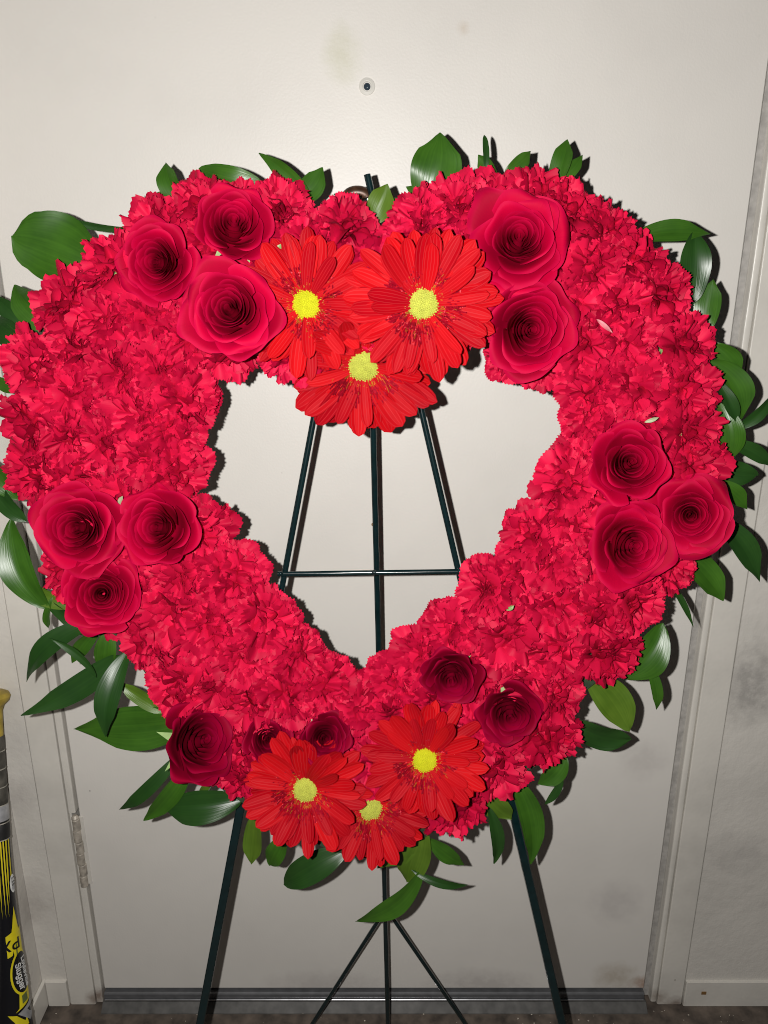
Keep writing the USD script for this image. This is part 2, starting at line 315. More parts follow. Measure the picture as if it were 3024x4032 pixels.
# walls
SX = -0.578
tag(obj('wall', box(XR + 0.0668, 1.5, -0.0030, 0.12, 0.0, TOP), 'wall_paint'), 'smudged off white plaster wall to the right of the door casing', 'wall')
tag(obj('wall', box(SX, XL - 0.0598, -0.0022, 0.12, 0.0, TOP), 'wall_paint'), 'narrow strip of scuffed plaster wall between the left corner and the casing', 'wall')
tag(obj('wall', box(SX - 1.1, SX - 0.0004, -0.20, 0.12, 0.0, TOP, 0.004), 'wall_paint'), 'plaster side wall in the left corner beside the baseball bat', 'wall')
BBH = 0.052
tag(obj('baseboard', wavy_board(XR + 0.0668, 1.5, -0.0085, 0.0006, BBH, 8, amp=0.0004), 'trim_paint'), 'chipped white baseboard along the wall right of the door', 'baseboard')
tag(obj('baseboard', wavy_board(SX + 0.007, XL - 0.0598, -0.0085, 0.0006, BBH, 9, amp=0.0004), 'trim_paint'), 'short scuffed baseboard between the corner and the left casing', 'baseboard')
tag(obj('baseboard', box(SX, SX + 0.0065, -0.20, -0.0005, 0.0008, BBH, 0.0015), 'trim_paint'), 'baseboard of the left side wall beside the baseball bat', 'baseboard')
chip = trimesh.creation.box(extents=(0.008, 0.001, 0.006)); q = W(1509, 2177); chip.apply_translation((q[0] + 0.0, -0.0089, 0.030))
tag(obj('paint_chip', chip, 'rust_spot'), 'small square rusty brown chip on the right baseboard', 'chip')
# threshold
th = thing('threshold', 'dull aluminium threshold strip under the door', 'threshold')
def extr(profile, x0, x1):
    P = np.array(profile); n = len(P)
    V = np.vstack([np.column_stack([np.full(n, x), P]) for x in (x0, x1)])
    F = []
    for j in range(n):
        F += [(j, (j + 1) % n, n + (j + 1) % n), (j, n + (j + 1) % n, n + j)]
    for j in range(1, n - 1): F += [(0, j + 1, j), (n, n + j, n + j + 1)]
    return trimesh.Trimesh(V, np.array(F), process=False)
obj('ridge', extr([(0.03, 0.004), (0.03, 0.0255), (-0.0030, 0.0255), (-0.0052, 0.0246), (-0.0062, 0.0225), (-0.0064, 0.004)], XL + 0.001, XR - 0.001), 'dull_aluminium', th, smooth=False)
obj('bead', tube([(x, -0.0078, 0.0138) for x in np.linspace(XL + 0.002, XR - 0.002, 12)], 0.0014, 10), 'bright_aluminium', th)
obj('sill_plate', extr([(0.03, 0.0), (0.03, 0.0035), (-0.0064, 0.0118), (-0.0095, 0.0112), (-0.0222, 0.0010), (-0.0228, 0.0)], XL - 0.001, XR + 0.002), 'dirty_aluminium', th, smooth=False)

# ------------------------------------------------------------------ baseball bat in the left corner
BT, BB = W(-18, 1516, 0.026), W(30, 2262, 0.165)
bl = np.linalg.norm(BB - BT); ba = unit(BB - BT)
bf = unit((CAM - BB) - ba * ba.dot(CAM - BB)); bs = np.cross(bf, ba)
if bs[0] < 0: bs = -bs
RP = [(0.0, 0.0145), (0.012, 0.0128), (0.10, 0.0120), (0.20, 0.0125), (0.27, 0.0140), (0.34, 0.0172), (0.41, 0.0218), (0.48, 0.0272), (0.55, 0.0318), (0.62, 0.0342), (0.80, 0.0348), (1.0, 0.0348)]
def brad(u): return np.interp(u, [a for a, _ in RP], [b for _, b in RP])
def bpt(u, phi, e=0.0):
    """on the bat: u metres below the knob, phi round it from the front to the right"""
    u, phi = np.asarray(u, float), np.asarray(phi, float)
    r = brad(u) + e
    return BT + u[..., None] * ba + (r * np.cos(phi))[..., None] * bf + (r * np.sin(phi))[..., None] * bs
bat = thing('baseball_bat', 'black and yellow baseball bat standing knob up in the left corner', 'baseball bat')
us = np.linspace(0.20, bl, 46)
obj('barrel', tube(BT + us[:, None] * ba, brad(us), 28), 'bat_black', bat)
kp = [(-0.016, 0.004), (-0.0155, 0.016), (-0.012, 0.0228), (-0.006, 0.0252), (0.0, 0.0232), (0.006, 0.0165), (0.014, 0.0134), (0.05, 0.0128)]
obj('knob', tube([BT + u * ba for u, _ in kp], [r for _, r in kp], 24), 'worn_yellow_rubber', bat)
ed = [0.05, 0.072, 0.098, 0.124, 0.150, 0.176, 0.2]
for k in range(6):
    u = np.linspace(ed[k], ed[k + 1] - 0.001, 5)
    obj('grip_wrap', tube(BT + u[:, None] * ba, brad(u) + np.array([0.0006, 0.0012, 0.0012, 0.0011, 0.0008]), 24), 'grip_tape' if k < 4 else 'grip_tape_dark', bat)
    u = np.array([ed[k + 1] - 0.0012, ed[k + 1]])
    obj('wrap_edge', tube(BT + u[:, None] * ba, brad(u) + 0.0015, 24), 'tape_edge', bat)
obj('silver_tape', tube(BT + np.linspace(0.150, 0.172, 4)[:, None] * ba, brad(np.linspace(0.150, 0.172, 4)) + 0.0014, 24), 'bat_silver', bat)
def decal(name, poly, mt, e=0.0004, parent=None):
    """a printed patch on the bat; poly: (u, phi in degrees) corners"""
    P = Polygon([(u * 10, p / 10.0) for u, p in poly]).buffer(0)
    v, f = trimesh.creation.triangulate_polygon(P, engine='earcut')
    m = trimesh.Trimesh(np.column_stack([v, np.zeros(len(v))]), f, process=False)
    v, f = trimesh.remesh.subdivide_to_size(m.vertices, m.faces, 0.9)
    return obj(name, trimesh.Trimesh(bpt(v[:, 0] / 10, np.radians(v[:, 1] * 10), e), f, process=False), mt, parent or bat, smooth=True)
def u_of(py):
    """how far down the bat a given picture height lies"""
    us_ = np.linspace(0, bl, 200); q = BT + us_[:, None] * ba + brad(us_)[:, None] * bf - CAM
    y = (2016 - FOC * (q @ UP) / (q @ FW)) / K
    return float(np.interp(py, y, us_))
U = u_of
for p0, p1, e0 in ((-3, 3, 1985), (13, 17, 1985), (31, 24, 1955), (-22, -14, 1985), (50, 47, 1900)):
    decal('stripe', [(U(1806), p0 - 4), (U(1806), p0 + 4), (U(1900), (p0 * 1.2 + p1) / 2.2 + 3.6), (U(e0), p1), (U(1900), (p0 * 1.2 + p1) / 2.2 - 3.6)], 'bat_yellow')
decal('yellow_panel', [(U(1965), 44), (U(2018), 62), (U(2014), 84), (U(2045), 95), (U(2085), 95), (U(2085), 26), (U(2058), 24), (U(2068), 18), (U(2071), -2), (U(2024), -6), (U(2018), 22)], 'bat_yellow')
uc, ua, pc_ = (U(2066) + U(2158)) / 2, (U(2158) - U(2066)) / 2, 50
ov = lambda k, a, b: [(uc + a * math.cos(t), pc_ + b * math.sin(t)) for t in np.linspace(0, 2 * math.pi, k, endpoint=False)]
decal('oval_ring', ov(40, ua * 1.08, 47), 'bat_yellow', 0.0008)
decal('oval', ov(40, ua * 0.97, 40), 'bat_black', 0.0012)
decal('yellow_panel', [(U(2152), 30), (U(2152), 95), (U(2178), 95), (U(2192), 12), (U(2186), 25)], 'bat_yellow', 0.0005)
decal('hatch', [(U(2162), 37), (U(2160), 60), (U(2178), 62), (U(2180), 37)], 'bat_green_hatch', 0.0010)
decal('hatch', [(U(2046), 34), (U(2046), 40), (U(2074), 41), (U(2074), 34)], 'bat_green_hatch', 0.0010)
decal('silver_chevron', [(U(2196), 18), (U(2182), 80), (U(2196), 84), (U(2197), 52), (U(2206), 62), (U(2215), 84), (U(2225), 60), (U(2208), 36)], 'bat_silver', 0.0012)
decal('yellow_chevron', [(U(2192), -12), (U(2198), 14), (U(2218), 40), (U(2208), 46), (U(2230), 52), (U(2230), 20), (U(2210), 6)], 'bat_yellow', 0.0010)
def bat_text(st, h, u0, p0, mt, flip=False, e=0.0016, slant=0.0, name='lettering'):
    t = meshkit.text_mesh(st, h, 0.0003, bold=True)
    v, f = trimesh.remesh.subdivide_to_size(t.vertices, t.faces, 0.004)
    r = float(brad(u0))
    if flip:       # the bat stands upside down: these letters hang head down
        u, ph = u0 + v[:, 1], np.radians(p0) - v[:, 0] / r
    else:          # reading down the bat, letter tops to the right
        u, ph = u0 + v[:, 0], np.radians(p0) + (v[:, 1] + slant * v[:, 0]) / r
    return obj(name, trimesh.Trimesh(bpt(u, ph, e + v[:, 2]), f, process=False), mt, bat, smooth=False)
def fit(st, h, length):
    t = meshkit.text_mesh(st, h, 0.0003, bold=True); return h * length / (t.bounds[1][0] - t.bounds[0][0])
bat_text('Louisville', fit('Louisville', 0.01, U(2150) - U(2080)), U(2080), 50, 'bat_white', slant=0.10)
bat_text('Slugger', fit('Slugger', 0.01, U(2148) - U(2088)), U(2088), 22, 'bat_white', slant=0.10)
bat_text('PX', 0.0150, U(2034), 60, 'bat_black', flip=True, e=0.0010)
bu, bh = (U(1896) + U(1936)) / 2, (U(1936) - U(1896)) / 2
decal('badge', [(bu + bh * math.cos(t), 54 + 20 * math.sin(t)) for t in np.linspace(0, 2 * math.pi, 24, endpoint=False)], 'bat_white', 0.0010)
decal('badge_mark', [(bu + bh * 0.45 + bh * 0.3 * math.cos(t), 56 + 12 * math.sin(t)) for t in np.linspace(0, 2 * math.pi, 16, endpoint=False)], 'bat_silver', 0.0014)
bat_text('1.15', fit('1.15', 0.01, bh * 0.95), bu - bh * 0.75, 46, 'bat_black', e=0.0014)

# ------------------------------------------------------------------ easel
PP = plane_pt
es = thing('wire_easel', 'dark green metal wreath easel standing against the door', 'easel')
tipL, tipR, tipM = PP(768, 424, -0.004), PP(793, 377, 0.0), PP(793, 404, -0.010)
def foot(a, b):
    A, B = PP(*a), PP(*b); d = B - A
    return A + d * (A[2] / -d[2])
L1, R1 = foot((670, 900), (436, 2180)), foot((905, 860), (1208, 2180))
def rod_and_sleeve(A, B, cut, w):
    """a leg: a thin round rod that slides into a wider pressed sleeve below the flowers"""
    C = A + (B - A) * cut
    lg = obj('leg', tube(np.linspace(A, C + (B - A) * 0.03, 6), 0.0034, 14), 'green_enamel', es)
    obj('sleeve', bar(C, B, w, 0.006, (0.15, -1, 0.2)), 'green_enamel', lg, smooth=False)
rod_and_sleeve(tipL, L1, 0.47, 0.0100)
rod_and_sleeve(tipR, R1, 0.47, 0.0100)
mA, mB = tipM, W(838, 2212, 0.078)
mk = mB + (mB - mA) * (mB[2] / (mA[2] - mB[2]))
obj('leg', tube(np.linspace(mA, mk, 8), 0.0036, 14), 'green_enamel', es)
bA, bB = PP(600, 1240, 0.003), PP(1001, 1234, 0.003)
cb = obj('crossbar', tube(np.linspace(bA, bB, 3), 0.0028, 12), 'green_enamel', es)
for q in (PP(808, 1237, 0.0075), PP(606, 1240, 0.0075), PP(994, 1235, 0.0075)):
    rv = trimesh.creation.icosphere(subdivisions=2, radius=0.0026); rv.apply_translation(q - PN * 0.002); obj('rivet', rv, 'green_enamel', cb)
jn = mA + (mB - mA) * 0.0
jt = W(834, 1962, 0.092)
for e in (W(668, 2222, 0.066), W(1012, 2222, 0.066)):
    obj('brace', tube(np.linspace(jt, jt + (e - jt) * 1.10, 3), 0.0031, 10), 'green_enamel', es)
hk = [PP(772 + 22 * math.cos(t), 428 + 13 * math.sin(t), -0.006) for t in np.linspace(-math.pi, 0, 14)]
obj('hanger_loop', tube(hk, 0.0062, 12), 'bronze', es)
sp = trimesh.creation.icosphere(subdivisions=1, radius=0.0022); sp.apply_translation(W(806, 1133, 0.118)); obj('rust_mark', sp, 'rust_spot', es)

# ------------------------------------------------------------------ heart form: the band that carries the flowers
OUT = [(815, 490), (800, 430), (700, 405), (600, 385), (540, 378), (430, 375), (330, 415), (262, 450), (170, 515), (90, 620), (10, 760), (0, 900), (20, 1040), (65, 1150), (90, 1260), (140, 1330), (240, 1400), (310, 1500), (370, 1600), (450, 1710), (560, 1780), (700, 1850), (800, 1870), (940, 1820), (1060, 1740), (1190, 1660), (1255, 1590), (1285, 1510), (1375, 1440), (1445, 1330), (1510, 1220), (1580, 1110), (1580, 950), (1565, 740), (1515, 640), (1470, 570), (1390, 500), (1300, 430), (1210, 380), (1110, 350), (960, 362), (880, 405)]
INN = [(475, 830), (445, 960), (455, 1070), (515, 1180), (570, 1250), (640, 1320), (720, 1400), (790, 1455), (860, 1405), (930, 1330), (1015, 1220), (1070, 1150), (1110, 1090), (1160, 1000), (1220, 960), (1195, 890), (1210, 855), (1150, 850), (1080, 800), (950, 800), (830, 850), (700, 840), (600, 835), (520, 810)]
O0 = PP(800, 1100)                                         # heart plane coordinates (metres) about this point
def to_plane(px, py):
    q = PP(px, py) - O0
    return np.array([q.dot(PX), q.dot(PY)])
PO, PI_ = Polygon([to_plane(*p) for p in OUT]), Polygon([to_plane(*p) for p in INN])
BAND = PO.difference(PI_)
fm = thing('wreath_form', 'heart shaped green foam form under the red flowers', 'wreath form')
def extrude_on_plane(poly, h0, h1):
    m = trimesh.creation.extrude_polygon(poly, h1 - h0, engine='earcut')
    v = np.asarray(m.vertices)
    return trimesh.Trimesh(O0 + v[:, :1] * PX + v[:, 1:2] * PY + (v[:, 2:] + h0) * PN, m.faces, process=False)
core = BAND.buffer(-0.034)
core = max(getattr(core, 'geoms', [core]), key=lambda g: g.area)
obj('foam', extrude_on_plane(core, 0.006, 0.034), 'foam', fm, smooth=False)
obj('backing', extrude_on_plane(core.buffer(0.004), 0.001, 0.006), 'green_enamel', fm, smooth=False)

def lie(px, py):
    """at a picture point of the heart: how far inside the band (0 edge .. 1 middle) and which way the nearest edge lies (in the heart's plane)"""
    q = Point(*to_plane(px, py))
    do, di = PO.exterior.distance(q), PI_.exterior.distance(q)
    ring = PO.exterior if do < di else PI_.exterior
    e = nearest_points(ring, q)[0]
    d = min(do, di) * (1 if BAND.contains(q) else -1)
    v = np.array([e.x - q.x, e.y - q.y]); v = v / max(np.linalg.norm(v), 1e-9) * (1 if d >= 0 else -1)
    return max(0.0, min(1.0, d / 0.075)), v[0] * PX + v[1] * PY, ('outer' if do < di else 'inner')

# ------------------------------------------------------------------ carnation kinds
def carnation_petal(r, L, spread, tilt, bend, ruffle, phi, base, twist=0.0):
    """a fan of a petal: its claw rises at tilt from the axis, its broad toothed blade bends over outwards by bend"""
    nu, ts = 29, np.array([0.0, 0.35, 0.55, 0.72, 0.86, 0.95, 1.0])
    s = np.linspace(-1, 1, nu)
    tt = np.linspace(0, 1, 60)
    ang = tilt + bend * tt ** 2.0
    R_, Z_ = np.concatenate([[0], np.cumsum(np.sin(ang))[:-1]]) / 60 * L, np.concatenate([[0], np.cumsum(np.cos(ang))[:-1]]) / 60 * L
    f1, f2, p1, p2 = r.uniform(1.0, 1.9), r.uniform(2.6, 4.6), r.uniform(0, 6.28), r.uniform(0, 6.28)
    lop, sk = r.uniform(-0.10, 0.10), r.uniform(-0.6, 0.6)
    tooth = np.where(np.arange(nu) % 2 == 0, 1.0, -1.0) * np.array([r.uniform(0.008, 0.036) for _ in range(nu)])
    lobes = 0.05 * np.sin(r.uniform(2, 4) * s + r.uniform(0, 6)) + lop * s - 0.25 * np.abs(s) ** 4
    V = []
    for t in ts:
        a = s * spread * (0.22 + 0.78 * t ** 0.8)
        q = np.clip(t * (1 + t * lobes + (tooth if t == 1 else 0)), 0, 1.08)
        rr, zz, an = np.interp(q, tt, R_) + np.maximum(q - 1, 0) * L * math.sin(ang[-1]), np.interp(q, tt, Z_) + np.maximum(q - 1, 0) * L * math.cos(ang[-1]), np.interp(q, tt, ang)
        wid = q * L * np.sin(a)
        n = ruffle * L * t ** 1.8 * (np.sin(f1 * s * 2.2 + p1 + sk * t) + 0.45 * np.sin(f2 * s * 2.2 + p2) * t)
        pull = q * L * (1 - np.cos(a)) * 0.8
        V.append(np.stack([wid, rr - n * np.cos(an) - pull * np.sin(an), zz + n * np.sin(an) - pull * np.cos(an)], -1))
    V = np.vstack(V)
    # the blade turns about its own claw, so that no two lie quite radially
    cs, sn = np.cos(twist), np.sin(twist)
    mid = np.array([0, np.interp(0.55, tt, R_), 0])
    W_ = V - mid
    V = np.concatenate([W_[:, :1] * cs - W_[:, 1:2] * sn, W_[:, :1] * sn + W_[:, 1:2] * cs, W_[:, 2:]], 1) + mid
    rad = np.array([math.cos(phi), math.sin(phi), 0]); tan = np.array([-math.sin(phi), math.cos(phi), 0])
    P = V[:, :1] * tan + V[:, 1:2] * rad + V[:, 2:] * np.array([0, 0, 1.0]) + base
    uv = np.stack([np.tile((s + 1) / 2, len(ts)), np.repeat(ts, nu)], -1)
    return (P, grid_faces(nu, len(ts))), uv
def kind_prim(name):
    p = stage.CreateClassPrim('/World/' + name)
    UsdGeom.Xform.Define(stage, p.GetPath()); stage.GetPrimAtPath(p.GetPath()).SetSpecifier(Sdf.SpecifierClass)
    return stage.GetPrimAtPath('/World/' + name)
CK = []
for k in range(7):
    r = random.Random(100 + k)
    c = kind_prim(['plain', 'full', 'frilly', 'open', 'loose', 'tight', 'ragged'][k] + '_carnation_kind')
    for tilt, n, L, sp, ru, bd in ((82, 8, 0.0345, 0.54, 0.10, 20), (66, 9, 0.0345, 0.52, 0.12, 26), (51, 9, 0.0340, 0.50, 0.14, 34), (37, 9, 0.0330, 0.50, 0.16, 42), (25, 8, 0.0318, 0.52, 0.18, 52), (16, 8, 0.0312, 0.54, 0.20, 60), (9, 6, 0.0306, 0.56, 0.20, 66)):
        o = r.uniform(0, 6.28)
        for j in range(n):
            phi = o + j / n * 2 * math.pi + r.uniform(-0.3, 0.3)
            off = (0.0105 if tilt < 30 else 0.007 if tilt < 45 else 0.003) * math.sqrt(r.random())
            oa = r.uniform(0, 6.28)
            (m, uv) = carnation_petal(r, L * r.uniform(0.88, 1.08), sp * r.uniform(0.9, 1.35), math.radians(tilt + r.uniform(-10, 10)), math.radians(bd * r.uniform(0.5, 1.45)), ru * r.uniform(0.6, 1.5), phi,
                                      np.array([off * math.cos(oa), off * math.sin(oa), r.uniform(-0.003, 0.001) - (0.002 if tilt < 30 else 0)]), twist=r.gauss(0, 0.50 if tilt < 45 else 0.20))
            obj('petal', m, 'carnation_red', c, smooth=True, uv=uv)
    cal = tube([(0, 0, -0.022), (0, 0, -0.014), (0, 0, -0.004), (0, 0, 0.001)], [0.0035, 0.0062, 0.0068, 0.006], 10)
    obj('calyx', cal, 'sepal_green', c)
    CK.append(c)

# ------------------------------------------------------------------ roses
def rose_kind(name, seed, N=21, R=0.040, openness=1.0, H=0.046, mt='rose_red', pointy=0.08):
    """a closed bud, whorls of thin petals wrapped round it, and wide guard petals with turned back, pointed lips"""
    r = random.Random(seed)
    c = kind_prim(name)
    nu, nv = 23, 17
    s = np.linspace(-1, 1, nu); t = np.linspace(0, 1, nv) ** 0.85
    for i in range(N):
        u = i / (N - 1)
        ph = i * 2.39996 + r.uniform(-0.45, 0.45)
        ri = (0.0014 + 0.0285 * u ** 1.02) * r.uniform(0.94, 1.06)
        hw = (2.2 if u < 0.2 else 1.62 if u < 0.5 else 1.30 if u < 0.72 else 0.98) * r.uniform(0.9, 1.12)
        zt = H * (0.95 + 0.07 * math.sin(min(1.0, u * 1.9) * math.pi / 2) - 0.30 * max(0, u - 0.55) / 0.45 * openness) + r.uniform(-0.0014, 0.0014) * (0.3 + u)
        fl = 0.0026 * min(1.0, u * 4) + (R - ri - 0.0026) * max(0.0, (u - 0.58) / 0.42) ** 1.2 * openness
        roll = 0.0004 + 0.0022 * min(1, u * 2.5) + 0.0080 * max(0.0, u - 0.5) * openness
        pw = 7.0 - 4.4 * u
        close = 0.75 * max(0.0, 1 - u / 0.22)
        q1, q2, q3, q4 = r.uniform(0, 6.28), r.uniform(0, 6.28), r.uniform(0.7, 1.6), r.uniform(0, 6.28)
        side = (0.0011 + 0.0016 * u) * r.uniform(0.5, 1.3)
        wamp = 0.00035 + 0.0030 * max(0.0, u - 0.15) ** 1.2
        nick, pt = r.uniform(-0.5, 0.5), pointy * r.uniform(0.3, 1.2) * max(0, (u - 0.4) / 0.6)
        skew = r.uniform(-0.10, 0.10) * min(1, u * 2)
        cl, cr = r.uniform(0.0, 1.0), r.uniform(0.0, 1.0)
        V = []
        for tt in t:
            top = 1 - 0.20 * np.abs(s) ** 3.4 + skew * s + pt * 0.55 * np.exp(-((s - nick * 0.3) / 0.18) ** 2) + 0.022 * np.sin(5 * s + q1) * u + 0.012 * np.sin(11 * s + q4) * u
            T = tt * top
            rr = 0.003 + (ri - 0.003) * np.sin(np.minimum(T, 1) * math.pi / 2) ** 0.7 * (1 - close * np.minimum(T, 1) ** 3) + fl * np.abs(T) ** pw
            z = zt * np.minimum(T, 1.05) ** 0.9 - roll * np.maximum(T, 0) ** 8 * (1 + 0.5 * np.sin(3 * s + q1))
            # corners of the lip curl back further than its middle
            z = z - (0.006 * u * openness) * np.maximum(T, 0) ** 6 * (cl * np.maximum(0, -s - 0.35) + cr * np.maximum(0, s - 0.35))
            rr = rr + wamp * np.maximum(T, 0) ** 3 * np.sin(q3 * 4 * s + q2) + side * s * T
            a = ph + s * hw * (0.5 + 0.5 * math.sin(min(1, tt * 1.25) * math.pi / 2))
            V.append(np.stack([rr * np.cos(a), rr * np.sin(a), z], -1))
        uv = np.stack([np.tile((s + 1) / 2, nv), np.repeat(t, nu)], -1)
        obj('petal', (np.vstack(V), grid_faces(nu, nv)), mt, c, smooth=True, uv=uv)
    for j in range(5):
        a = j / 5 * 2 * math.pi
        d = np.array([math.cos(a), math.sin(a), 0]); tn = np.array([-d[1], d[0], 0])
        P = np.array([d * 0.003 - tn * 0.003, d * 0.003 + tn * 0.003, d * 0.016 + tn * 0.004 + (0, 0, 0.004), d * 0.016 - tn * 0.004 + (0, 0, 0.004), d * 0.030 + (0, 0, 0.001)])
        obj('sepal', (P, np.array([(0, 1, 2), (0, 2, 3), (3, 2, 4)])), 'sepal_green', c, smooth=False)
    return c
RK = {'open': rose_kind('open_rose_kind', 1, 27, 0.041, 1.0, pointy=0.2),
      'full': rose_kind('full_rose_kind', 2, 31, 0.041, 0.85, pointy=0.10),
      'cup': rose_kind('cupped_rose_kind', 3, 25, 0.040, 0.72),
      'dark': rose_kind('dark_rose_kind', 4, 23, 0.040, 0.66, mt='rose_dark_red'),
      'flat': rose_kind('flat_rose_kind', 5, 28, 0.043, 1.08, H=0.042, pointy=0.24)}

def put(name, kind, center, N, back, spin, scale, label, cat, group):
    """one flower: its head's middle at center, facing N"""
    x = thing(name, label, cat, group, matrix=frame(np.asarray(center) - unit(N) * back * scale, N, spin, scale))
    x.GetReferences().AddInternalReference(kind.GetPath()); x.SetInstanceable(True)
    return x
ROSES = [  # px, py, radius px, look (right, up), height, kind, spin, label
    (505, 482, 88, (0.10, 0.22), 0.070, 'cup', 0.3, 'topmost red rose of the three clustered on the upper left lobe'),
    (338, 566, 86, (-0.10, 0.02), 0.066, 'full', 1.2, 'leftmost red rose of the three clustered on the upper left lobe'),
    (495, 668, 104, (-0.05, 0.10), 0.108, 'open', 2.2, 'large open red rose directly left of the upper left gerbera'),
    (1122, 512, 106, (0.0, 0.16), 0.078, 'flat', 3.0, 'largest open red rose near the top of the right lobe'),
    (1145, 712, 103, (0.10, -0.02), 0.078, 'full', 4.1, 'red rose with pointed petals right of the upper right gerbera'),
    (166, 1142, 96, (-0.05, 0.08), 0.074, 'open', 5.2, 'bright open red rose, left one of the upper pair on the left side'),
    (340, 1140, 94, (-0.12, 0.12), 0.078, 'cup', 0.9, 'darker cupped red rose beside the bright open one, left side of the heart'),
    (220, 1283, 84, (0.10, 0.08), 0.072, 'full', 1.9, 'smaller ruffled red rose below the pair on the heart’s left side'.replace('’', "'")),
    (1362, 1000, 90, (0.02, 0.14), 0.080, 'cup', 2.8, 'topmost red rose of the three on the right side, lower petal hanging'),
    (1492, 1114, 84, (-0.12, 0.0), 0.070, 'flat', 3.6, 'pinkish red rose on the right outer edge of the heart'),
    (1366, 1178, 92, (0.14, 0.0), 0.078, 'open', 4.6, 'lowest red rose of the three clustered on the right side'),
    (976, 1466, 68, (0.0, -0.12), 0.074, 'dark', 5.6, 'dark red rose above the lower right gerbera'),
    (1104, 1545, 74, (0.02, -0.10), 0.070, 'dark', 0.6, 'dark red rose right of the lower right gerbera among carnations'),
    (436, 1600, 92, (0.55, 0.30), 0.066, 'dark', 1.6, 'dark drooping red rose at the lower left edge beside the big glossy leaf'),
    (580, 1598, 54, (0.15, 0.10), 0.060, 'dark', 2.5, 'small half hidden dark rose above the lower left gerbera'),
    (702, 1594, 60, (0.10, 0.10), 0.068, 'dark', 3.5, 'small dark red rose just above the lower middle, left of centre')]
for px, py, rp, look, h, kd, spin, lab in ROSES:
    h += 0.020
    c = PP(px, py, h)
    sc = rp * 1.08 * K / FOC * (c - CAM).dot(FW) / 0.0405
    v = unit(CAM - c)
    N = unit(0.55 * PN + 0.45 * v + 1.5 * look[0] * PX + 1.5 * look[1] * PY)
    put('rose', RK[kd], c, N, 0.034, spin, sc, lab, 'rose', 'red roses set in clusters on the heart')

